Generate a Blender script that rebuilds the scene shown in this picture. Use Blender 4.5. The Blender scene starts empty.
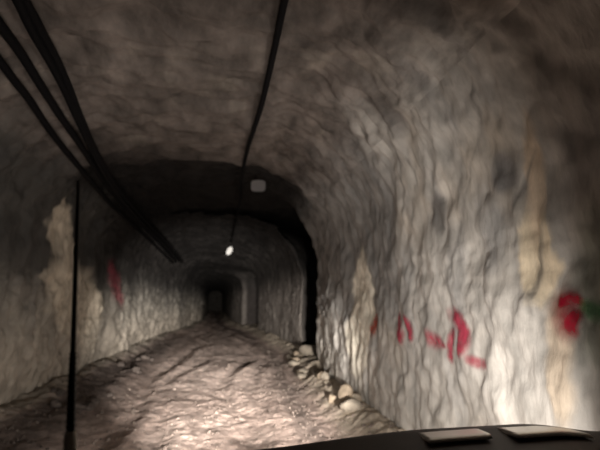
import bpy, bmesh, math, random
import numpy as np
from mathutils import Vector, Matrix
from mathutils.bvhtree import BVHTree

sc = bpy.context.scene
COL = sc.collection
rng = np.random.default_rng(7)
random.seed(7)

# ------------------------------------------------------------------ noise
_perm = np.random.default_rng(3).permutation(256)
_perm = np.concatenate([_perm, _perm, _perm])
_g = np.random.default_rng(5).normal(size=(256, 3))
_g /= np.linalg.norm(_g, axis=1)[:, None]

def perlin(p):
    p = np.asarray(p, float)
    i = np.floor(p).astype(int); f = p - i; i &= 255
    u = f * f * f * (f * (f * 6 - 15) + 10)
    out = 0
    for dx in (0, 1):
        wx = u[..., 0] if dx else 1 - u[..., 0]
        for dy in (0, 1):
            wy = u[..., 1] if dy else 1 - u[..., 1]
            for dz in (0, 1):
                wz = u[..., 2] if dz else 1 - u[..., 2]
                h = _perm[_perm[_perm[i[..., 0] + dx] + i[..., 1] + dy] + i[..., 2] + dz]
                g = _g[h]
                d = g[..., 0] * (f[..., 0] - dx) + g[..., 1] * (f[..., 1] - dy) + g[..., 2] * (f[..., 2] - dz)
                out = out + wx * wy * wz * d
    return out * 1.5

def fbm(p, sx, sy, sz, octs=4, off=0.0, ridge=False):
    p = np.asarray(p, float) * np.array([sx, sy, sz]) + off
    a, t, out = 1.0, 0.0, 0
    for k in range(octs):
        n = perlin(p + k * 17.3)
        if ridge: n = 1 - 2 * np.abs(n)
        out = out + a * n; t += a; a *= 0.5; p = p * 2.03
    return out / t

def sstep(a, b, x):
    t = np.clip((x - a) / (b - a), 0, 1); return t * t * (3 - 2 * t)

# ------------------------------------------------------------------ object helpers
def tag(o, label=None, cat=None, group=None, kind=None):
    if label: o['label'] = label
    if cat: o['category'] = cat
    if group: o['group'] = group
    if kind: o['kind'] = kind
    return o

def link(name, me, mat=None, parent=None):
    o = bpy.data.objects.new(name, me); COL.objects.link(o)
    if mat: me.materials.append(mat)
    if parent: o.parent = parent
    return o

def empty(name, loc=(0, 0, 0)):
    o = bpy.data.objects.new(name, None); COL.objects.link(o)
    o.empty_display_size = 0.1; o.location = loc
    return o

def mesh_np(name, V, Fq, col=None, smooth=True):
    me = bpy.data.meshes.new(name)
    me.from_pydata(V.tolist(), [], Fq.tolist() if hasattr(Fq, 'tolist') else Fq)
    if smooth: me.polygons.foreach_set('use_smooth', [True] * len(me.polygons))
    if col is not None:
        a = me.color_attributes.new('rock', 'FLOAT_COLOR', 'POINT')
        c4 = np.ones((len(V), 4)); c4[:, :3] = col
        a.data.foreach_set('color', c4.ravel())
    me.update()
    return me

def grid_faces(nr, nc, flip=False):
    r = np.arange(nr - 1)[:, None] * nc; c = np.arange(nc - 1)[None, :]
    a = (r + c).ravel()
    f = np.stack([a, a + 1, a + nc + 1, a + nc], 1)
    return f[:, ::-1] if flip else f

def bm_mesh(name, bm, smooth=True):
    me = bpy.data.meshes.new(name); bm.to_mesh(me); bm.free()
    if smooth: me.polygons.foreach_set('use_smooth', [True] * len(me.polygons))
    return me

def tube_mesh(name, pts, rad, seg=10):
    """one closed tube along pts; rad is a number or a list"""
    P = [Vector(p) for p in pts]; n = len(P)
    R = rad if hasattr(rad, '__len__') else [rad] * n
    bm = bmesh.new(); rings = []
    T0 = (P[1] - P[0]).normalized()
    N = T0.orthogonal().normalized()
    for i in range(n):
        T = (P[min(i + 1, n - 1)] - P[max(i - 1, 0)]).normalized()
        N = (N - T * N.dot(T)).normalized(); B = T.cross(N)
        rings.append([bm.verts.new(P[i] + (N * math.cos(a) + B * math.sin(a)) * R[i])
                      for a in [2 * math.pi * k / seg for k in range(seg)]])
    for i in range(n - 1):
        for k in range(seg):
            bm.faces.new((rings[i][k], rings[i][(k + 1) % seg], rings[i + 1][(k + 1) % seg], rings[i + 1][k]))
    bm.faces.new(rings[0][::-1]); bm.faces.new(rings[-1])
    return bm_mesh(name, bm)

def catmull(pts, per=12):
    P = [np.array(p, float) for p in pts]
    P = [2 * P[0] - P[1]] + P + [2 * P[-1] - P[-2]]
    out = []
    for i in range(1, len(P) - 2):
        for k in range(per):
            t = k / per
            out.append(0.5 * ((2 * P[i]) + (-P[i - 1] + P[i + 1]) * t + (2 * P[i - 1] - 5 * P[i] + 4 * P[i + 1] - P[i + 2]) * t * t
                              + (-P[i - 1] + 3 * P[i] - 3 * P[i + 1] + P[i + 2]) * t ** 3))
    out.append(P[-2]); return out

# ------------------------------------------------------------------ materials
def new_mat(name):
    m = bpy.data.materials.new(name); m.use_nodes = True
    nt = m.node_tree; b = nt.nodes['Principled BSDF']
    return m, nt, b

def rock_material(name, rough=0.9, bump=0.5, scale=6.0, stretch=(1, 1, 1), amp=0.35, spec=0.25):
    m, nt, b = new_mat(name)
    N = nt.nodes; L = nt.links
    at = N.new('ShaderNodeAttribute'); at.attribute_name = 'rock'
    tc = N.new('ShaderNodeTexCoord')
    mp = N.new('ShaderNodeMapping'); mp.inputs['Scale'].default_value = stretch
    L.new(tc.outputs['Object'], mp.inputs['Vector'])
    n1 = N.new('ShaderNodeTexNoise'); n1.inputs['Scale'].default_value = scale; n1.inputs['Detail'].default_value = 7; n1.inputs['Roughness'].default_value = 0.62
    n2 = N.new('ShaderNodeTexNoise'); n2.inputs['Scale'].default_value = scale * 5; n2.inputs['Detail'].default_value = 4
    L.new(mp.outputs[0], n1.inputs['Vector']); L.new(mp.outputs[0], n2.inputs['Vector'])
    r1 = N.new('ShaderNodeMapRange'); r1.inputs[1].default_value = 0.3; r1.inputs[2].default_value = 0.7
    r1.inputs[3].default_value = 1 - amp; r1.inputs[4].default_value = 1 + amp
    L.new(n1.outputs['Fac'], r1.inputs[0])
    mx = N.new('ShaderNodeVectorMath'); mx.operation = 'SCALE'
    L.new(at.outputs['Color'], mx.inputs[0]); L.new(r1.outputs[0], mx.inputs['Scale'])
    L.new(mx.outputs[0], b.inputs['Base Color'])
    b.inputs['Roughness'].default_value = rough
    b.inputs['Specular IOR Level'].default_value = spec
    ad = N.new('ShaderNodeMath'); ad.operation = 'MULTIPLY_ADD'; ad.inputs[1].default_value = 0.35
    L.new(n2.outputs['Fac'], ad.inputs[0]); L.new(n1.outputs['Fac'], ad.inputs[2])
    bp = N.new('ShaderNodeBump'); bp.inputs['Strength'].default_value = bump; bp.inputs['Distance'].default_value = 0.05
    L.new(ad.outputs[0], bp.inputs['Height']); L.new(bp.outputs[0], b.inputs['Normal'])
    return m

def plain(name, col, rough=0.6, metal=0.0, noise=0.15, scale=20, coat=0):
    m, nt, b = new_mat(name); N = nt.nodes; L = nt.links
    tc = N.new('ShaderNodeTexCoord'); n = N.new('ShaderNodeTexNoise'); n.inputs['Scale'].default_value = scale
    L.new(tc.outputs['Object'], n.inputs['Vector'])
    cr = N.new('ShaderNodeMix'); cr.data_type = 'RGBA'
    cr.inputs[6].default_value = tuple(c * (1 - noise) for c in col) + (1,)
    cr.inputs[7].default_value = tuple(min(1, c * (1 + noise)) for c in col) + (1,)
    L.new(n.outputs['Fac'], cr.inputs[0]); L.new(cr.outputs[2], b.inputs['Base Color'])
    b.inputs['Roughness'].default_value = rough; b.inputs['Metallic'].default_value = metal
    b.inputs['Coat Weight'].default_value = coat
    return m

def paint_material(name, col):
    """sprayed paint: opacity follows the spray density stored on the mark and breaks up over the rock grain"""
    m, nt, b = new_mat(name); N = nt.nodes; L = nt.links
    at = N.new('ShaderNodeAttribute'); at.attribute_name = 'spray'
    tc = N.new('ShaderNodeTexCoord'); n = N.new('ShaderNodeTexNoise'); n.inputs['Scale'].default_value = 18; n.inputs['Detail'].default_value = 5
    L.new(tc.outputs['Object'], n.inputs['Vector'])
    r = N.new('ShaderNodeMapRange'); r.inputs[1].default_value = 0.25; r.inputs[2].default_value = 0.65; r.inputs[3].default_value = 0.6; r.inputs[4].default_value = 1.05
    L.new(n.outputs['Fac'], r.inputs[0])
    mu = N.new('ShaderNodeMath'); mu.operation = 'MULTIPLY'; mu.use_clamp = True
    L.new(at.outputs['Fac'], mu.inputs[0]); L.new(r.outputs[0], mu.inputs[1])
    L.new(mu.outputs[0], b.inputs['Alpha'])
    b.inputs['Base Color'].default_value = (*col, 1); b.inputs['Roughness'].default_value = 0.8
    b.inputs['Specular IOR Level'].default_value = 0.1
    return m

M_wallR = rock_material('pale_sprayed_rock', bump=0.4, scale=3.5, stretch=(1, 1.6, 0.6), amp=0.3)
M_wallL = rock_material('grey_wall_rock', bump=0.5, scale=3.0, stretch=(1, 1, 0.8), amp=0.3)
M_ceil = rock_material('dark_roof_rock', bump=0.6, scale=2.6, stretch=(1.3, 0.7, 1), amp=0.5)
M_floor = rock_material('muddy_road', bump=0.7, scale=5.0, stretch=(1.5, 0.9, 1), amp=0.4)
M_rock = rock_material('broken_rock', bump=0.6, scale=9, amp=0.3)
M_cable = plain('black_cable_rubber', (0.006, 0.006, 0.007), 0.7)
M_cable.node_tree.nodes['Principled BSDF'].inputs['Specular IOR Level'].default_value = 0.1
M_iron = plain('rusty_iron', (0.05, 0.035, 0.028), 0.8, 0.3)
M_red = paint_material('red_spray_paint', (0.42, 0.012, 0.035))
M_pink = paint_material('faded_red_spray_paint', (0.47, 0.06, 0.10))
M_orange = paint_material('orange_spray_paint', (0.5, 0.08, 0.04))
M_green = paint_material('green_spray_paint', (0.05, 0.3, 0.09))
M_hood = plain('dark_vehicle_paint', (0.13, 0.11, 0.10), 0.5, 0.0, 0.2, 8)
M_chrome = plain('bright_metal', (0.95, 0.92, 0.86), 0.34, 1.0, 0.03)
M_black = plain('black_plastic', (0.008, 0.007, 0.008), 0.55)
M_cream = plain('cream_plastic', (0.86, 0.80, 0.66), 0.5)
M_white = plain('white_reflective_plate', (0.30, 0.29, 0.29), 0.5, 0, 0.1)
M_bright = plain('bright_reflector', (0.8, 0.8, 0.78), 0.4, 0, 0.1)

# ------------------------------------------------------------------ tunnel shell
# each control row: left wall (x, y), right wall (x, y), roof height, rows to the next control
CTRL = [
    ((-3.10, -3.0), (2.15, -3.0), 4.45, 30),
    ((-3.10, 1.0), (2.20, 1.0), 4.45, 190),
    ((-3.05, 6.6), (2.30, 6.6), 4.50, 70),
    ((-2.95, 9.3), (2.38, 9.3), 4.60, 75),
    ((-2.88, 11.3), (2.56, 11.3), 4.70, 14),
    ((-2.87, 11.6), (2.95, 11.55), 4.72, 22),
    ((-2.85, 12.0), (5.60, 11.9), 4.75, 16),
    ((-2.78, 13.9), (5.60, 18.5), 4.70, 30),
    ((-2.72, 14.7), (3.20, 15.6), 4.60, 8),
    ((-2.70, 15.2), (2.84, 14.9), 4.55, 60),
    ((-2.47, 19.0), (2.66, 19.0), 4.50, 60),
    ((-2.10, 23.5), (2.40, 24.0), 4.10, 34),
    ((-1.70, 25.4), (2.38, 25.3), 3.90, 10),
    ((-1.62, 26.0), (3.60, 25.7), 3.85, 14),
    ((-1.45, 28.6), (3.60, 29.0), 3.75, 12),
    ((-1.35, 29.4), (1.75, 29.4), 3.60, 40),
    ((-1.05, 35.0), (1.30, 35.0), 3.25, 40),
    ((-1.00, 46.0), (1.15, 46.0), 3.10, 40),
    ((-0.95, 70.0), (1.10, 70.0), 3.10, 0),
]
rows = []
for a, b in zip(CTRL[:-1], CTRL[1:]):
    for k in range(a[3]):
        t = k / a[3]
        rows.append([a[0][0] * (1 - t) + b[0][0] * t, a[0][1] * (1 - t) + b[0][1] * t,
                     a[1][0] * (1 - t) + b[1][0] * t, a[1][1] * (1 - t) + b[1][1] * t, a[2] * (1 - t) + b[2] * t])
c = CTRL[-1]; rows.append([c[0][0], c[0][1], c[1][0], c[1][1], c[2]])
rows = np.array(rows)
NR = len(rows)
XC = 0.0
NW, NA = 110, 90                       # columns: each upright wall, each half of the arch
SP = 2.3                               # spring height
def half(side, lx, ly, H):
    """profile points from the floor up to the crown for one side (rows x cols x 3)"""
    zs = np.minimum(SP, H - 1.0)
    out = np.zeros((NR, NW + NA, 3))
    t = np.linspace(0, 1, NW)[None, :]
    z = -0.35 + (zs[:, None] + 0.35) * t
    flare = 0.16 * np.clip(1 - z / 0.9, 0, 2) ** 2 * (1 if side < 0 else 0.4)
    out[:, :NW, 0] = lx[:, None] + side * flare; out[:, :NW, 1] = ly[:, None]; out[:, :NW, 2] = z
    th = np.linspace(0, math.pi / 2, NA + 1)[None, 1:]
    n = 3.4 if side < 0 else 2.5
    cx = np.cos(th).clip(0) ** (2 / n); sz = np.sin(th).clip(0) ** (2 / n)
    out[:, NW:, 0] = XC + (lx[:, None] - XC) * cx
    out[:, NW:, 2] = zs[:, None] + (H - zs)[:, None] * sz
    cy = 0.5 * (rows[:, 1] + rows[:, 3])
    out[:, NW:, 1] = cy[:, None] + (ly - cy)[:, None] * cx
    return out
Lh = half(-1, rows[:, 0], rows[:, 1], rows[:, 4])
Rh = half(1, rows[:, 2], rows[:, 3], rows[:, 4])
G = np.concatenate([Lh, Rh[:, ::-1][:, 1:]], 1)      # rows x NC x 3, left floor -> crown -> right floor
NC = G.shape[1]
# a brow of rock crosses the roof about 8.5 m in; behind it the roof is higher
X, Y, Z = G[..., 0], G[..., 1], G[..., 2]
yb = Y - 0.45 * np.clip(-X - 1.0, 0, 3) * -1.0
arch = np.clip((Z - SP) / 2.1, 0, 1.2)
wob = 0.5 * perlin(G * 0.9 + 4.4)
dz = arch * (-0.10 * np.exp(-((yb + wob - 8.2) / 0.5) ** 2) + 0.16 * sstep(8.4, 9.6, yb + wob) * (1 - sstep(12, 19, Y)))
G[..., 2] += dz
# normals pointing into the tunnel
du = np.gradient(G, axis=0); dv = np.gradient(G, axis=1)
Nn = np.cross(dv, du); Nn /= np.linalg.norm(Nn, axis=-1, keepdims=True) + 1e-9
mid = np.stack([np.zeros_like(X) + 0.0, Y, np.zeros_like(X) + 1.8], -1)
sgn = np.sign(np.sum(Nn * (mid - G), -1, keepdims=True)); Nn *= np.where(sgn == 0, 1, sgn)
X, Y, Z = G[..., 0], G[..., 1], G[..., 2]
side = sstep(0.0, 1.0, X) * sstep(5.2, 3.2, Z)              # 1 on the right wall
leftw = sstep(0.0, -1.0, X) * sstep(5.0, 3.4, Z)
big = fbm(G, 0.5, 0.45, 0.5, 3, 1.7) * 0.34
rough = fbm(G, 1.7, 1.7, 1.7, 4, 9.1) * 0.16
shear = G.copy(); shear[..., 1] = Y + 0.28 * (Z - 1.5)
warp = shear.copy(); warp[..., 1] += 0.5 * fbm(G, 0.8, 0.8, 0.8, 3, 41.0)
drape = fbm(warp, 1.2, 1.25, 0.42, 4, 31.0, ridge=True)      # hanging vertical folds
chips = fbm(G, 5.5, 5.5, 4.0, 3, 3.3) * 0.05
foldw = side * (0.16 + 0.84 * sstep(3.8, 5.6, Y)) * (0.55 + 0.45 * sstep(25, 15, Y)) * (0.45 + 0.75 * sstep(-0.25, 0.3, fbm(G, 0.7, 0.7, 0.5, 2, 55.0))) 
slab = fbm(G, 0.9, 1.3, 2.2, 3, 12.0, ridge=True) * 0.12
D = big * 0.55 * (1 - 0.55 * side) + rough * (1 - 0.45 * side) + chips + foldw * (drape * 0.065 + 0.05 * fbm(warp, 1.5, 2.2, 0.9, 4, 90.0)) + leftw * slab * 0.5 + side * sstep(5.6, 4.2, Y) * 0.05 * fbm(np.stack([X, Y + 0.55 * (Z - 1.5), Z], -1), 0.6, 1.4, 0.35, 3, 71.0, ridge=True)
ceilw = sstep(3.0, 4.0, Z)
D += ceilw * fbm(G, 0.8, 2.0, 1.0, 4, 21.0, ridge=True) * 0.16
D *= np.where(Y < 40, 1, 0.6)
G0 = G.copy()
G = G + Nn * D[..., None]
X, Y, Z = G[..., 0], G[..., 1], G[..., 2]

# ---- rock colours (recess shade and headlamp falloff are painted in)
def blob(y, z, cy, cz, ry, rz, rot=0.0, soft=0.25, wob=0.35, off=0.0):
    p = np.stack([y * 1.0, z * 1.0, np.zeros_like(y) + off], -1)
    a = y - cy; b = z - cz
    ca, sa = math.cos(rot), math.sin(rot)
    u = (a * ca + b * sa) / ry; v = (-a * sa + b * ca) / rz
    d = np.sqrt(u * u + v * v) + wob * fbm(p, 2.2 / max(ry, .3), 2.2 / max(rz, .3), 1, 3, off)
    return sstep(1 + soft, 1 - soft, d)

def lerp(A, col, w):
    return A * (1 - w[..., None]) + np.array(col) * w[..., None]

nA = fbm(G0, 0.7, 0.7, 0.7, 4, 2.0); nB = fbm(G0, 1.5, 2.2, 0.6, 4, 8.0); nC = fbm(G0, 3, 3, 3, 3, 14.0)
base = np.zeros(G.shape) + np.array([0.20, 0.165, 0.145])
base = base * (1 + 0.5 * nA + 0.3 * nC)[..., None]
# right wall: grey shotcrete, warm tan where it has flaked
wr = np.zeros(G.shape) + np.array([0.52, 0.50, 0.465])
wr = lerp(wr, [0.37, 0.365, 0.355], sstep(0.0, 0.35, nB) * 0.8)
wr = lerp(wr, [0.55, 0.48, 0.39], sstep(0.05, 0.4, nA) * 0.7)
crack = sstep(0.55, 0.9, -drape) * foldw
wr = lerp(wr, [0.12, 0.11, 0.10], crack * 0.8)
crev = fbm(warp, 0.9, 1.5, 0.42, 3, 44.0, ridge=True)
wr = lerp(wr, [0.13, 0.12, 0.11], sstep(0.80, 0.93, crev) * 0.75 * sstep(3.2, 4.4, Y0 := G0[..., 1]))
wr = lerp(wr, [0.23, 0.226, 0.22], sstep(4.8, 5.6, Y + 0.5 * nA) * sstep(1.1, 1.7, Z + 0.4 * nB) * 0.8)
wr = lerp(wr, [0.80, 0.76, 0.65], blob(Y, Z, 6.95, 1.75, 0.55, 0.8, 0.0, 0.08, 0.25, 1.0))
wr = lerp(wr, [0.72, 0.68, 0.58], blob(Y, Z, 7.3, 1.0, 0.6, 0.5, 0.0, 0.2, 0.3, 1.4))
wr = lerp(wr, [0.85, 0.73, 0.54], blob(Y, Z, 2.78, 2.05, 0.17, 0.32, 0.0, 0.15, 0.4, 2.0))
wr = lerp(wr, [0.66, 0.53, 0.39], blob(Y, Z, 2.72, 2.60, 0.09, 0.42, 0.12, 0.3, 0.4, 3.0) * 0.85)
wr = lerp(wr, [0.66, 0.55, 0.42], blob(Y, Z, 2.62, 1.35, 0.13, 0.42, 0.0, 0.3, 0.4, 3.6) * 0.8)
wr = lerp(wr, [0.17, 0.17, 0.175], blob(Y, Z, 3.02, 2.72, 0.16, 0.16, 0.0, 0.3, 0.4, 4.0) * 0.8)
wr = lerp(wr, [0.13, 0.125, 0.12], blob(Y, Z, 4.15, 2.62, 0.16, 0.2, 0.0, 0.3, 0.4, 5.0) * 0.8)
wr = lerp(wr, [0.17, 0.165, 0.16], blob(Y, Z, 4.35, 3.75, 0.2, 0.22, 0.0, 0.3, 0.4, 6.0) * 0.8)
wr = lerp(wr, [0.60, 0.59, 0.57], blob(Y, Z, 2.72, 1.98, 0.05, 0.05, 0.0, 0.3, 0.4, 7.0) * 0.0)
wr = lerp(wr, [0.27, 0.30, 0.255], blob(Y, Z, 2.25, 1.8, 0.22, 0.5, 0.0, 0.5, 0.4, 8.0) * 0.8)
wr = lerp(wr, [0.5, 0.47, 0.42], sstep(1.3, 0.2, Z) * 0.5)
seam = shear.copy(); seam[..., 1] = Y + 0.55 * (Z - 1.5) + 0.25 * fbm(G, 1.2, 1.2, 1.2, 3, 61.0)
sv = fbm(seam, 0.6, 1.5, 0.18, 2, 71.0, ridge=True)
wr = lerp(wr, [0.16, 0.15, 0.14], sstep(0.86, 0.97, sv) * 0.75 * sstep(4.8, 3.6, Y))
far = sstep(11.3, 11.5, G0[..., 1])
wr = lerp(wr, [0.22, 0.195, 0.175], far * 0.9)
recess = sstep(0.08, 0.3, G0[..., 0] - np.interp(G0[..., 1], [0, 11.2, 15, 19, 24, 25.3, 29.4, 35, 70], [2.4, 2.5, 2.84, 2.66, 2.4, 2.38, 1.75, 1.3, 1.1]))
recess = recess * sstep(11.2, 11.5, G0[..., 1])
wr = lerp(wr, [0.035, 0.03, 0.028], recess * 0.95)  # shade inside the recesses painted into the wall colour
# left wall: dark greenish grey with pale flaked patches
wl = np.zeros(G.shape) + np.array([0.36, 0.335, 0.29])
wl = lerp(wl, [0.20, 0.19, 0.175], sstep(0.0, 0.4, nB) * 0.7)
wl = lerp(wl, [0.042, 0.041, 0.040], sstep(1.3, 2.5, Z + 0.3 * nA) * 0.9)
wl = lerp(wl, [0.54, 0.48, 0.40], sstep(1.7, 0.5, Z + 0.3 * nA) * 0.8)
for (cy, cz, ry, rz, ro, of) in ((8.95, 3.05, 0.62, 0.5, 0.0, 1.0), (9.7, 2.5, 0.5, 0.5, 0.0, 2.0),
                                 (10.4, 1.75, 1.8, 0.72, -0.22, 3.0), (8.7, 2.2, 0.5, 0.14, 0.1, 5.0), (11.4, 1.1, 0.8, 0.6, 0, 6.0)):
    wl = lerp(wl, [0.64, 0.57, 0.46], blob(Y, Z, cy, cz, ry, rz, ro, 0.16, 0.35, of) * (0.55 if of >= 5 else 0.95))
# roof: brown grey in front of the brow, darkened beyond it with headlamp falloff painted in
rf = np.zeros(G.shape) + np.array([0.165, 0.142, 0.127])
rf = rf * (1 + 0.55 * fbm(G0, 1.6, 0.9, 1, 4, 6.0) + 0.3 * nC)[..., None]
rf = lerp(rf, [0.25, 0.22, 0.19], sstep(0.2, 0.45, fbm(G0, 2.2, 1.1, 1, 3, 27.0)) * 0.8)
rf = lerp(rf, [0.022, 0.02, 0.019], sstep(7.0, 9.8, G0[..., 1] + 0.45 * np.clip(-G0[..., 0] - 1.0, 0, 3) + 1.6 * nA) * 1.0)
base = lerp(base, [0, 0, 0], np.ones_like(X))
wR = sstep(0.6, 1.6, G0[..., 0]) * sstep(4.35, 3.3, G0[..., 2] + 0.5 * nA)
wL = sstep(-1.4, -2.2, G0[..., 0]) * sstep(4.3, 3.7, G0[..., 2] + 0.4 * nA)
narrow = sstep(23, 28, G0[..., 1])
wL = np.maximum(wL, narrow * (G0[..., 0] < 0) * sstep(3.2, 2.4, G0[..., 2])); wR = np.maximum(wR, narrow * (G0[..., 0] > 0) * sstep(3.2, 2.4, G0[..., 2]))
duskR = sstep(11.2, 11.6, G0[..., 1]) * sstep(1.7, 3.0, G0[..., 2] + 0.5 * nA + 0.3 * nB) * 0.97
wr = lerp(wr, [0.032, 0.029, 0.027], duskR)  # upper right wall darkened in colour to imitate the beams falling off
wl = lerp(wl, [0.032, 0.029, 0.027], sstep(10, 14, G0[..., 1]) * sstep(2.0, 3.2, G0[..., 2] + 0.5 * nA) * 0.95)  # left wall too: beam falloff painted darker with height
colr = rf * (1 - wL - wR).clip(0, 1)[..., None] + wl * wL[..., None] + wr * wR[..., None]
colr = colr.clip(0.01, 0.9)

I1 = NW + 34; I2 = NC - (NW + 34)
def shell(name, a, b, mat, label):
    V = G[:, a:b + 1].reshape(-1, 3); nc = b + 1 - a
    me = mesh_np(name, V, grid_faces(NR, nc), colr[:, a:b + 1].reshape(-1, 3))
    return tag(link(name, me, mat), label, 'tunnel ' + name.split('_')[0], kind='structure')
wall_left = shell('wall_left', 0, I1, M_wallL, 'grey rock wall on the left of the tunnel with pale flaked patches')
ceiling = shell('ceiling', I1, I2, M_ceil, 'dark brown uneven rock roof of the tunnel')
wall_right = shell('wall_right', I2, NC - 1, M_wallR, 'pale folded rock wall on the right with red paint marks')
# far end: the drive is closed by a rock face lost in the dark
back = G[-1]
bmk = bmesh.new(); vs = [bmk.verts.new(p) for p in back[::6]]; bmk.faces.new(vs)
mb = bm_mesh('wall_back', bmk, False)
ca = mb.color_attributes.new('rock', 'FLOAT_COLOR', 'POINT')
ca.data.foreach_set('color', np.tile([0.05, 0.045, 0.04, 1.0], len(mb.vertices)))
tag(link('wall_back', mb, M_ceil), 'dark rock face closing the far end of the tunnel', 'tunnel wall', kind='structure')

# ------------------------------------------------------------------ floor
def lwall(y): return np.interp(y, [r[0][1] for r in CTRL], [r[0][0] for r in CTRL])
def rwall(y):
    yy = [-3, 1, 6.6, 9.3, 11.8, 14.9, 19, 24, 25.3, 29.4, 35, 46, 70]; xx = [2.15, 2.2, 2.3, 2.38, 2.58, 2.84, 2.66, 2.4, 2.38, 1.75, 1.3, 1.15, 1.1]
    return np.interp(y, yy, xx)
ys = np.concatenate([np.linspace(-3, 3, 40), np.linspace(3, 20, 420)[1:], np.linspace(20, 70, 220)[1:]])
xs = np.concatenate([np.linspace(-3.9, -3.2, 10), np.linspace(-3.2, 3.0, 230)[1:], np.linspace(3.0, 6.2, 40)[1:]])
FX, FY = np.meshgrid(xs, ys)
P0 = np.stack([FX, FY, np.zeros_like(FX)], -1)
def floor_height(P):
    x, y = P[..., 0], P[..., 1]
    L, R = lwall(y), rwall(y)
    w = (R - L) / 5.2
    wig = 0.18 * np.sin(y * 0.42 + 0.6) + 0.12 * np.sin(y * 1.05)
    cen = 0.5 * (L + R) + wig
    z = 0.0 * x
    for off, dep, wd in ((-0.95, 0.05, 0.22), (0.75, 0.05, 0.22), (-0.45, 0.028, 0.16), (1.2, 0.028, 0.16)):
        c0 = cen + off * w + 0.12 * np.sin(y * 0.7 + off * 5)
        z = z - dep * np.exp(-((x - c0) / wd) ** 2) + dep * 0.55 * np.exp(-((x - c0 - 0.3) / 0.12) ** 2)
    # rubble banked against the walls
    lb = sstep(1.05, 0.1, x - L); z = z + lb * (0.22 + 0.16 * fbm(P, 1.1, 0.8, 1, 3, 5.0))
    z = z + 0.10 * np.exp(-((x - L - 0.95) / 0.25) ** 2) * (1 + fbm(P, 1.5, 1.0, 1, 3, 2.0))
    rb = sstep(0.75, 0.05, R - x); z = z + rb * (0.20 + 0.14 * fbm(P, 1.3, 1.0, 1, 3, 15.0))
    z = z + fbm(P, 0.5, 0.35, 1, 3, 50.0) * 0.07 + fbm(P, 2.6, 2.0, 1, 4, 60.0) * 0.045 * (0.5 + lb + rb + 0.3) + fbm(P, 9, 9, 1, 2, 70.0) * 0.014
    z = z + (lb + rb) * np.abs(fbm(P, 5, 5, 1, 3, 80.0)) * 0.09
    return z
FZ = floor_height(P0)
FV = np.stack([FX, FY, FZ], -1)
fc = np.zeros(FV.shape) + np.array([0.54, 0.42, 0.365])
f1 = fbm(P0, 1.2, 0.5, 1, 4, 33.0); f2 = fbm(P0, 2.5, 1.6, 1, 4, 35.0)
fc = lerp(fc, [0.66, 0.535, 0.47], sstep(0.0, 0.35, f1) * 0.7)
fc = lerp(fc, [0.33, 0.255, 0.22], sstep(0.02, 0.35, f2) * 0.7)
Lx, Rx = lwall(FY), rwall(FY)
muck = sstep(1.7, 0.85, FX - Lx + 0.5 * f2) * sstep(0.12, 0.5, FX - Lx + 0.35 * f1)
fc = lerp(fc, [0.085, 0.07, 0.062], muck * 0.85 * sstep(26, 17, FY))
fc = lerp(fc, [0.36, 0.32, 0.27], sstep(0.5, 0.15, FX - Lx + 0.3 * f1))
fc = lerp(fc, [0.58, 0.50, 0.40], sstep(0.75, 0.3, Rx - FX + 0.3 * f2))
fc = lerp(fc, [0.17, 0.14, 0.125], np.exp(-((Rx - FX - 0.95 + 0.2 * f1) / 0.22) ** 2) * 0.6)
fc = lerp(fc, [0.72, 0.59, 0.52], sstep(7, 11, FY) * sstep(1.2, 2.0, FX - Lx) * sstep(0.9, 1.6, Rx - FX) * 0.5)
fc = fc.clip(0.01, 0.9)
floor_o = tag(link('floor', mesh_np('floor', FV.reshape(-1, 3), grid_faces(*FX.shape), fc.reshape(-1, 3)), M_floor),
              'rutted pinkish brown mud and gravel road running down the tunnel', 'tunnel floor', kind='structure')

# ------------------------------------------------------------------ surface lookup (for laying things on the rock)
def bvh(o): return BVHTree.FromPolygons([v.co.copy() for v in o.data.vertices], [tuple(p.vertices) for p in o.data.polygons])
B_L, B_R, B_C, B_F = bvh(wall_left), bvh(wall_right), bvh(ceiling), bvh(floor_o)
def hit(o, d, trees):
    best = None
    for t in trees:
        h = t.ray_cast(Vector(o), Vector(d).normalized())
        if h[0] is not None and (best is None or h[3] < best[3]): best = h
    return best
def ground(x, y):
    h = hit((x, y, 2.0), (0, 0, -1), (B_F,)); return h[0].z
def on_shell(y, ang, off):
    """point lying on the rock shell at distance y, seen from the drive's axis at angle ang (deg, 0 = right, 90 = up)"""
    a = math.radians(ang); d = Vector((math.cos(a), 0, math.sin(a)))
    h = hit((0, y, 2.0), d, (B_L, B_R, B_C)); return h[0] - d * off

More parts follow.
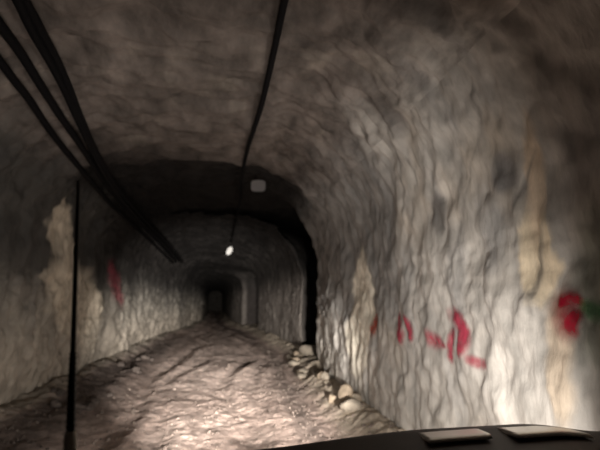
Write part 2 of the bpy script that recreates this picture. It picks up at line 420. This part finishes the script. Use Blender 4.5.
# ------------------------------------------------------------------ cables
def cable_path(ctrl, rad):
    """smooth run through the control points, pushed off the rock wherever it would sink in"""
    P = np.array(catmull(ctrl, 10)); push = np.zeros(len(P))
    for i, p in enumerate(P):
        d = Vector((p[0], 0, p[2] - 2.0)); r = d.length; h = hit((0, p[1], 2.0), d, (B_L, B_R, B_C))
        if h is not None: push[i] = max(0.0, r + rad + 0.02 - h[3])
    k = 7
    push = np.array([push[max(0, i - k):i + k + 1].max() for i in range(len(P))])
    ker = np.hanning(11); ker /= ker.sum(); push = np.convolve(np.pad(push, 5, mode='edge'), ker, 'valid')
    d = P * np.array([1, 0, 1]) - np.array([0, 0, 2.0]); d /= np.linalg.norm(d, axis=1)[:, None]
    return P - d * push[:, None]
LCABLES = [
    ([(-1.60, 2.2, 4.13), (-1.59, 3.2, 4.12), (-1.62, 3.6, 4.11), (-1.66, 4.0, 4.1), (-1.71, 4.6, 4.12), (-1.73, 5.1, 4.08), (-1.80, 5.9, 4.03), (-1.91, 7.3, 3.95), (-2.03, 9.3, 3.92), (-2.05, 12.5, 3.87), (-1.81, 16.5, 3.68), (-1.61, 21.0, 3.45)], 0.043,
     'black cable second from the roof in the bundle on the left'),
    ([(-1.56, 2.2, 4.17), (-1.56, 3.25, 4.16), (-1.59, 3.65, 4.15), (-1.61, 4.05, 4.14), (-1.66, 4.65, 4.16), (-1.69, 5.15, 4.11), (-1.77, 5.95, 4.06), (-1.87, 7.3, 3.98), (-1.98, 9.3, 3.97), (-1.97, 12.5, 3.93), (-1.7, 16.5, 3.72), (-1.48, 21.0, 3.45)], 0.043,
     'black cable nearest the roof in the bundle on the left'),
    ([(-1.8, 2.2, 4.02), (-1.83, 3.4, 4.03), (-1.87, 3.9, 4.06), (-1.90, 4.4, 4.08), (-1.92, 4.95, 4.04), (-1.95, 5.7, 4.0), (-2.01, 6.8, 3.99), (-2.15, 8.8, 4.0), (-2.23, 11.0, 4.0), (-2.19, 15.0, 3.93), (-1.78, 21.0, 3.44)], 0.047,
     'black cable third from the roof in the bundle on the left'),
    ([(-2.08, 2.6, 4.05), (-2.11, 4.15, 4.04), (-2.11, 4.5, 4.02), (-2.12, 4.85, 4.0), (-2.14, 5.3, 3.99), (-2.19, 6.1, 3.94), (-2.22, 7.0, 3.9), (-2.31, 8.9, 3.89), (-2.36, 10.9, 3.87), (-2.29, 14.5, 3.8), (-1.87, 20.5, 3.36)], 0.043,
     'lowest black cable of the left bundle, below the other three'),
]
for ctrl, rad, lab in LCABLES:
    tag(link('power_cable', tube_mesh('power_cable', cable_path(ctrl, rad), rad, 10), M_cable), lab, 'cable', 'black cables along the left shoulder')
rc = cable_path([(0.52, 2.0, 4.37), (0.52, 2.6, 4.36), (0.51, 3.45, 4.28), (0.51, 4.3, 4.22), (0.51, 5.6, 4.22), (0.46, 7.3, 4.24), (0.50, 10.0, 4.40), (0.60, 13.0, 4.45), (0.6, 19.5, 4.18)], 0.028)
tag(link('power_cable', tube_mesh('power_cable', rc, 0.034, 10), M_cable), 'single black cable hanging along the middle of the roof', 'cable')

# ------------------------------------------------------------------ small pale markers
def plate(name, loc, sx, sz, rot, label, rod=None, mat=None, rnd=0.35, bolt=True, group=None):
    root = empty(name, loc); root.rotation_euler = rot
    tag(root, label, 'marker', group)
    bm = bmesh.new(); n = 28; ring = []
    for k in range(n):
        a = 2 * math.pi * k / n; e = rnd
        x = math.copysign(abs(math.cos(a)) ** e, math.cos(a)) * sx / 2; z = math.copysign(abs(math.sin(a)) ** e, math.sin(a)) * sz / 2
        ring.append((x, z))
    fr = [bm.verts.new((x, -0.012, z)) for x, z in ring]; bk = [bm.verts.new((x, 0.012, z)) for x, z in ring]
    bm.faces.new(fr); bm.faces.new(bk[::-1])
    for k in range(n): bm.faces.new((fr[k], bk[k], bk[(k + 1) % n], fr[(k + 1) % n]))
    bmesh.ops.bevel(bm, geom=[e for e in bm.edges if len(e.link_faces) == 2 and any(len(f.verts) > 4 for f in e.link_faces)], offset=0.005, segments=2, affect='EDGES')
    link('face_plate', bm_mesh('face_plate', bm, False), mat or M_white, root)
    if rod:
        link('hanger', tube_mesh('hanger', [(0, 0.0, sz * 0.35), (0, 0.02, sz * 0.5 + rod)], 0.012, 8), M_iron, root)
    return root

# ------------------------------------------------------------------ sprayed marks: thin skins following the rock
def spray_mark(strokes, dens, tree, sx, mat, name, label, res=0.012):
    """strokes: polylines of (y, z, radius) on the wall; the skin covers them and thins out at its rim"""
    S = [np.array(catmull(s, 6)) if len(s) > 1 else np.array(s, float) for s in strokes]
    dens = dens or [1.0] * len(S)
    A = np.concatenate([np.concatenate([s_, np.full((len(s_), 1), d_)], 1) for s_, d_ in zip(S, dens)]); m = A[:, 2].max() * 2.3
    yy = np.arange(A[:, 0].min() - m, A[:, 0].max() + m, res); zz = np.arange(A[:, 1].min() - m, A[:, 1].max() + m, res)
    YY, ZZ = np.meshgrid(yy, zz)
    q = np.stack([YY * 6, ZZ * 6, np.zeros_like(YY) + 3], -1)
    jy = perlin(q) * 0.03; jz = perlin(q + 9.7) * 0.03
    den = np.zeros_like(YY)
    for (py, pz, pr, pd) in A:
        d = np.sqrt((YY + jy - py) ** 2 + (ZZ + jz - pz) ** 2) / pr
        den = np.maximum(den, pd * sstep(2.1, 0.2, d))
    V = []; idx = -np.ones(YY.shape, int); sp = []
    for i in range(YY.shape[0]):
        for j in range(YY.shape[1]):
            if den[i, j] <= 0.0: continue
            h = tree.ray_cast(Vector((0, YY[i, j], ZZ[i, j])), Vector((sx, 0, 0)))
            if h[0] is None: continue
            nrm = h[1] if h[1].x * sx < 0 else -h[1]
            idx[i, j] = len(V); V.append(h[0] + nrm * 0.006); sp.append(den[i, j])
    Fs = []
    for i in range(YY.shape[0] - 1):
        for j in range(YY.shape[1] - 1):
            q = (idx[i, j], idx[i, j + 1], idx[i + 1, j + 1], idx[i + 1, j])
            if min(q) >= 0: Fs.append(q)
    me = bpy.data.meshes.new(name); me.from_pydata(V, [], Fs)
    me.polygons.foreach_set('use_smooth', [True] * len(me.polygons))
    a = me.attributes.new('spray', 'FLOAT', 'POINT'); a.data.foreach_set('value', sp)
    o = link(name, me, mat)
    return tag(o, label, 'paint mark', 'sprayed marks on the tunnel walls')

spray_mark([[(2.57, 1.735, .045), (2.52, 1.75, .045), (2.46, 1.745, .04)], [(2.50, 1.60, .05), (2.47, 1.63, .05), (2.46, 1.58, .04)],
            [(2.53, 1.69, .095), (2.53, 1.65, .095)]], [1, 0.9, 0.6], B_R, 1, M_red, 'paint_mark', 'blotchy round red paint spot on the right wall beside a green smudge')
spray_mark([[(2.40, 1.70, .04), (2.36, 1.70, .045), (2.28, 1.69, .05)]], [0.55], B_R, 1, M_green, 'paint_mark', 'green paint smudge on the right wall at the picture edge')
# broken figure: bar, slanted stroke, hooked stroke, foot
spray_mark([[(4.47, 1.36, .07), (4.34, 1.34, .055), (4.22, 1.33, .03)],
            [(4.00, 1.44, .04), (4.08, 1.33, .045), (4.14, 1.21, .04)],
            [(3.90, 1.60, .055), (3.85, 1.54, .06), (3.78, 1.45, .06), (3.80, 1.38, .055), (3.88, 1.28, .04)],
            [(3.74, 1.25, .035), (3.66, 1.235, .04), (3.52, 1.23, .035)], [(4.0, 1.60, .05), (4.08, 1.62, .04)]],
           [0.65, 0.8, 0.95, 0.6, 0.25], B_R, 1, M_pink, 'paint_mark', 'large smeared red paint figure of several strokes on the right wall')
spray_mark([[(5.34, 1.52, .06), (5.30, 1.42, .085), (5.22, 1.33, .07)], [(5.02, 1.52, .04), (4.97, 1.42, .05), (4.95, 1.34, .04)]],
           [0.9, 0.8], B_R, 1, M_pink, 'paint_mark', 'two short upright red paint dabs between the folds of the right wall')
spray_mark([[(6.25, 1.52, .06), (6.32, 1.4, .07), (6.4, 1.28, .05)]], [0.65], B_R, 1, M_orange, 'paint_mark', 'small faint orange paint dab beside the pale patch on the right wall')
spray_mark([[(12.9, 2.55, .2), (13.2, 2.3, .28), (13.7, 2.0, .26), (14.2, 1.75, .18)], [(13.4, 2.5, .15), (13.8, 2.3, .2)]], [0.42, 0.3], B_L, -1, M_pink, 'paint_mark', 'faded red paint streak on the left wall', res=0.03)

# ------------------------------------------------------------------ loose rocks
def rock_mesh(name, seed, size):
    bm = bmesh.new(); bmesh.ops.create_icosphere(bm, subdivisions=3, radius=1.0)
    r = np.random.default_rng(seed)
    dirs = r.normal(size=(11, 3)); dirs /= np.linalg.norm(dirs, axis=1)[:, None]; cut = r.uniform(0.55, 0.9, 11)
    V = np.array([v.co[:] for v in bm.verts])
    for d, c0 in zip(dirs, cut):
        e = V @ d - c0; V = V - np.clip(e, 0, None)[:, None] * d * 0.92
    V *= (1 + 0.10 * fbm(V + seed, 2, 2, 2, 3))[:, None]
    V *= np.array(size)
    for v, p in zip(bm.verts, V): v.co = p
    me = bm_mesh(name, bm)
    c = r.uniform(0.85, 1.15)
    return me, c
def rock(seed, x, y, size, col, label, group=None, sink=0.3):
    me, c = rock_mesh('rock', seed, size)
    a = me.color_attributes.new('rock', 'FLOAT_COLOR', 'POINT')
    a.data.foreach_set('color', np.tile([col[0] * c, col[1] * c, col[2] * c, 1.0], len(me.vertices)))
    o = link('rock', me, M_rock); o.location = (x, y, ground(x, y) + size[2] * (1 - sink) * 0.75); o.rotation_euler = (0, 0, seed * 1.3)
    return tag(o, label, 'rock', group)
TAN = (0.29, 0.235, 0.175); GREY = (0.16, 0.14, 0.12); PALE = (0.27, 0.235, 0.19)
rock(1, 2.10, 7.30, (0.15, 0.13, 0.15), TAN, 'tan upright rock at the foot of the right wall, taller of the near pair')
rock(2, 2.02, 6.75, (0.17, 0.13, 0.11), PALE, 'pale blocky rock at the foot of the right wall, nearest to the vehicle')
rock(3, 1.93, 7.5, (0.09, 0.08, 0.08), TAN, 'tan rock on the road edge left of the upright rock')
rock(4, 2.68, 13.2, (0.30, 0.26, 0.26), PALE, 'large pale boulder lying in the mouth of the dark recess')
rock(5, 2.95, 12.95, (0.2, 0.22, 0.2), GREY, 'grey rock behind the pale boulder in the dark recess')
rr = np.random.default_rng(12)
for k in range(16):
    y = rr.uniform(7.6, 14.2); s = rr.uniform(0.05, 0.12)
    x = rwall(y) - rr.uniform(0.12, 0.55)
    rock(20 + k, x, y, (s * rr.uniform(.9, 1.4), s, s * rr.uniform(.7, 1.0)), PALE if k % 3 else TAN,
         'small fist-sized pale rock strewn along the foot of the right wall', 'broken rocks below the right wall')
for k in range(14):
    y = rr.uniform(7.2, 16.5); s = rr.uniform(0.05, 0.11)
    x = lwall(y) + rr.uniform(0.35, 1.2)
    rock(60 + k, x, y, (s * 1.3, s, s * 0.8), (0.12, 0.10, 0.088),
         'small dark broken rock strewn along the foot of the left wall', 'dark rocks below the left wall')
# gravel: small stones nobody could count
bmv = bmesh.new(); bmesh.ops.create_icosphere(bmv, subdivisions=1, radius=1.0)
iv = np.array([v.co[:] for v in bmv.verts]); ifc = np.array([[v.index for v in f.verts] for f in bmv.faces]); bmv.free()
GV, GF, GC = [], [], []
n = 0
gr = np.random.default_rng(40)
while n < 2200:
    y = 4.5 + 14 * gr.random() ** 1.7; L, R = float(lwall(y)), float(rwall(y))
    x = gr.uniform(L + 0.2, R - 0.05)
    e = min(x - L, R - x)
    if gr.random() > (0.9 if e < 1.1 else 0.38): continue
    s = gr.uniform(0.006, 0.019) * (1.7 if gr.random() < 0.1 else 1)
    v = iv * (1 + 0.35 * gr.normal(size=(len(iv), 1))) * np.array([s * 1.2, s, s * 0.8])
    a = gr.uniform(0, 6.28); ca_, sa_ = math.cos(a), math.sin(a)
    v = v @ np.array([[ca_, -sa_, 0], [sa_, ca_, 0], [0, 0, 1]])
    z = float(floor_height(np.array([x, y, 0.0])))
    GV.append(v + np.array([x, y, z + s * 0.3])); GF.append(ifc + n * len(iv))
    b = gr.uniform(0.5, 1.15) * (0.5 if x - L < 1.2 else 1.0)
    GC.append(np.tile(np.array([0.27, 0.22, 0.19]) * b, (len(iv), 1))); n += 1
gme = mesh_np('gravel', np.concatenate(GV), np.concatenate(GF), np.concatenate(GC), smooth=False)
tag(link('gravel', gme, M_rock), 'loose gravel scattered over the muddy road', 'gravel', kind='stuff')

# ------------------------------------------------------------------ hanging markers
p = on_shell(10.3, 70, 0.0)
plate('reflector_plate', (0.92, 10.3, 4.40), 0.34, 0.27, (0.1, 0, -0.15), 'pale rounded reflector plate hanging from the roof beside the single cable', rod=max(0.1, p.z - 4.40 - 0.12), rnd=0.5)
q = on_shell(21.5, 76, 0.0)
plate('reflector_tag', (0.60, 21.5, 4.05), 0.24, 0.42, (0.1, 0.45, 0), 'small bright oval reflector tag far down the tunnel under the roof cable', rod=max(0.1, q.z - 4.05 - 0.2), rnd=0.95, mat=M_bright)

h_ = hit((0, 14.5, 3.35), (1, 0, 0), (B_R,))
plate('reflector_strip', (h_[0].x - 0.03, 14.5, 3.2), 0.09, 0.42, (0, 0.15, 0), 'narrow upright pale reflector strip on the right wall just past the dark recess', rnd=0.5)

# ------------------------------------------------------------------ vehicle front
car = tag(empty('vehicle', (0.75, 1.0, 0)), 'dark vehicle front with bonnet, added reflection strips and whip aerial', 'vehicle')
def carpart(name, me, mat, parent=car, label=None):
    o = link(name, me, mat, parent)
    o.matrix_parent_inverse = Matrix.Translation((-0.75, -1.0, 0)) if parent is car else Matrix.Identity(4)
    if label: o['label'] = label
    return o
# bonnet: a pressed panel with a raised middle, rounded nose
nx, ny = 60, 40
hx = np.linspace(-0.22, 1.74, nx); hy = np.linspace(0.55, 2.02, ny)
HX, HY = np.meshgrid(hx, hy)
def hood_z(x, y):
    t = (x - 0.76) / 0.98
    z = 1.183 + 0.044 * sstep(0.05, 0.9, x) - 0.05 * sstep(1.3, 1.74, x) - 0.06 * sstep(0.15, -0.22, x)
    u = np.clip((y - 1.80) / 0.22, 0, 1); z = z - 0.16 * u ** 2.4
    return z
HZ = hood_z(HX, HY)
top = np.stack([HX, HY, HZ], -1).reshape(-1, 3)
bmh = bmesh.new(); tv = [bmh.verts.new(p_) for p_ in top]; bv = [bmh.verts.new(p_ - np.array([0, 0, 0.03])) for p_ in top]
for i in range(ny - 1):
    for j in range(nx - 1):
        a = i * nx + j
        bmh.faces.new((tv[a], tv[a + 1], tv[a + nx + 1], tv[a + nx])); bmh.faces.new((bv[a], bv[a + nx], bv[a + nx + 1], bv[a + 1]))
rim = [i for i in range(nx)] + [i * nx + nx - 1 for i in range(1, ny)] + [(ny - 1) * nx + j for j in range(nx - 2, -1, -1)] + [i * nx for i in range(ny - 2, 0, -1)]
for a, b in zip(rim, rim[1:] + rim[:1]): bmh.faces.new((tv[a], bv[a], bv[b], tv[b]))
bmesh.ops.recalc_face_normals(bmh, faces=bmh.faces)
carpart('hood', bm_mesh('hood', bmh), M_hood)
def strip(x0, x1, y0, w, h, skew):  # metal strip added to stand for a bright reflection on the bonnet
    bm = bmesh.new(); n = 16; m_ = 8; R_ = []
    for i in range(n + 1):
        x = x0 + (x1 - x0) * i / n; yc = y0 + skew * (i / n); row = []
        z = float(hood_z(np.array(x), np.array(yc)))
        for k in range(m_ + 1):
            q = -1 + 2 * k / m_
            row.append(bm.verts.new((x + 0.02 * q, yc + q * w, z + h * (1 - abs(q) ** 6) - 0.13 * q * w - 0.002)))
        R_.append(row)
    for i in range(n):
        for k in range(m_): bm.faces.new((R_[i][k], R_[i][k + 1], R_[i + 1][k + 1], R_[i + 1][k]))
        bm.faces.new((R_[i][0], R_[i + 1][0], R_[i + 1][m_], R_[i][m_]))
    bm.faces.new(R_[0][::-1]); bm.faces.new(R_[n])
    bmesh.ops.recalc_face_normals(bm, faces=bm.faces)
    return bm_mesh('glint_strip', bm)
carpart('glint_strip', strip(0.80, 1.06, 1.72, 0.10, 0.014, 0.01), M_chrome, label='shorter metal strip added for a bright reflection on the left of the bonnet')
carpart('glint_strip', strip(1.15, 1.48, 1.72, 0.11, 0.014, 0.0), M_chrome, label='longer metal strip added for a bright reflection on the right of the bonnet')
# nose and fenders below the bonnet
def box(name, x0, x1, y0, y1, z0, z1, bev=0.05):
    bm = bmesh.new(); bmesh.ops.create_cube(bm, size=1)
    for v in bm.verts: v.co = ((x0 + x1) / 2 + v.co.x * (x1 - x0), (y0 + y1) / 2 + v.co.y * (y1 - y0), (z0 + z1) / 2 + v.co.z * (z1 - z0))
    bmesh.ops.bevel(bm, geom=bm.edges[:], offset=bev, segments=3, affect='EDGES')
    return bm_mesh(name, bm)
carpart('nose', box('nose', -0.15, 1.67, 1.80, 2.0, 0.42, 0.90), M_black)
carpart('fender', box('fender', -0.22, -0.02, 0.6, 1.95, 0.55, 1.0), M_hood)
carpart('fender', box('fender', 1.54, 1.74, 0.6, 1.95, 0.55, 1.0), M_hood)
for xw in (-0.05, 1.57):
    bm = bmesh.new(); bmesh.ops.create_cone(bm, cap_ends=True, segments=32, radius1=0.36, radius2=0.36, depth=0.22)
    bmesh.ops.bevel(bm, geom=[e for e in bm.edges if any(len(f.verts) > 4 for f in e.link_faces)], offset=0.05, segments=3, affect='EDGES')
    bmesh.ops.rotate(bm, verts=bm.verts, cent=(0, 0, 0), matrix=Matrix.Rotation(math.pi / 2, 3, 'Y'))
    bmesh.ops.translate(bm, verts=bm.verts, vec=(xw, 1.3, 0.36 + ground(xw, 1.3)))
    carpart('wheel', bm_mesh('wheel', bm), M_black)
# whip aerial on the left fender
AY = 1.28
def ax(z): return -0.344 - 0.047 * (z - 1.394)
aer = carpart('antenna', tube_mesh('antenna', [(ax(z), AY, z) for z in (1.42, 1.62, 1.85, 2.07)], [0.008, 0.0065, 0.0058, 0.004], 10), M_black)
def sub(name, me, mat):
    o = link(name, me, mat, aer); return o
pts, rads = [], []
for k in range(41):
    t = k / 40; z = 1.422 + 0.195 * t; pts.append((ax(z), AY, z)); rads.append(0.0112 + 0.0014 * math.sin(t * 90) - 0.003 * t)
sub('antenna_spring', tube_mesh('antenna_spring', pts, rads, 12), M_black)
sub('antenna_base', tube_mesh('antenna_base', [(ax(1.36), AY, 1.36), (ax(1.40), AY, 1.40), (ax(1.41), AY, 1.418), (ax(1.42), AY, 1.428)], [0.016, 0.016, 0.0145, 0.012], 14), M_cream)['label'] = 'cream plastic aerial base'
sub('antenna_bracket', tube_mesh('antenna_bracket', [(ax(1.37), AY, 1.37), (ax(1.1), AY, 1.12), (-0.28, AY, 1.0), (-0.16, AY, 0.94)], 0.012, 10), M_black)
# headlamps: housings and the light they throw
def spot(name, loc, aim, power, size, blend, rad, col=(1, 0.925, 0.85)):
    l = bpy.data.lights.new(name, 'SPOT'); l.energy = power; l.spot_size = math.radians(size); l.spot_blend = blend
    l.shadow_soft_size = rad; l.color = col
    o = bpy.data.objects.new(name, l); COL.objects.link(o); o.location = loc
    o.rotation_euler = (Vector(aim) - Vector(loc)).to_track_quat('-Z', 'Y').to_euler()
    o.parent = car; o.matrix_parent_inverse = Matrix.Translation((-0.75, -1.0, 0))
    return o
for xl in (0.1, 1.3):
    bm = bmesh.new(); bmesh.ops.create_uvsphere(bm, u_segments=24, v_segments=12, radius=0.1)
    for v in bm.verts: v.co = (xl + v.co.x * 1.3, 1.99 + v.co.y * 0.3, 0.80 + v.co.z * 0.9)
    carpart('headlamp', bm_mesh('headlamp', bm), M_chrome)
    spot('low_beam', (xl, 2.06, 0.80), (xl - 1.1, 22, 0.95), 8800, 33, 1.0, 0.06)
    spot('lamp_spill', (xl, 2.06, 0.84), (xl - 0.3, 8, 1.3), 205, 164, 1.0, 0.08)

# ------------------------------------------------------------------ world, camera, view
w = bpy.data.worlds.new('World'); sc.world = w; w.use_nodes = True
w.node_tree.nodes['Background'].inputs[0].default_value = (0.004, 0.004, 0.004, 1)
w.node_tree.nodes['Background'].inputs[1].default_value = 1.0
cam = bpy.data.cameras.new('camera'); co = bpy.data.objects.new('camera', cam); COL.objects.link(co)
FPX = 450.0
cam.sensor_width = 36; cam.sensor_fit = 'HORIZONTAL'; cam.lens = 36 * FPX / 600
cam.clip_start = 0.05; cam.clip_end = 200
th = math.atan(75 / FPX); ps = math.atan(85 / FPX * math.cos(th))
co.location = (0, 0, 1.75); co.rotation_euler = (math.pi / 2 + th, 0, -ps)
cam.dof.use_dof = True; cam.dof.focus_distance = 2.2; cam.dof.aperture_fstop = 24e-3 / 0.012
cam.dof.aperture_fstop = (cam.lens * 1e-3) / 0.016
sc.camera = co
vs_ = sc.view_settings
vs_.view_transform = 'Standard'; vs_.look = 'None'; vs_.gamma = 1.0; vs_.exposure = 0.0; vs_.use_curve_mapping = False
try:
    sc.cycles.use_denoising = True
except Exception: pass
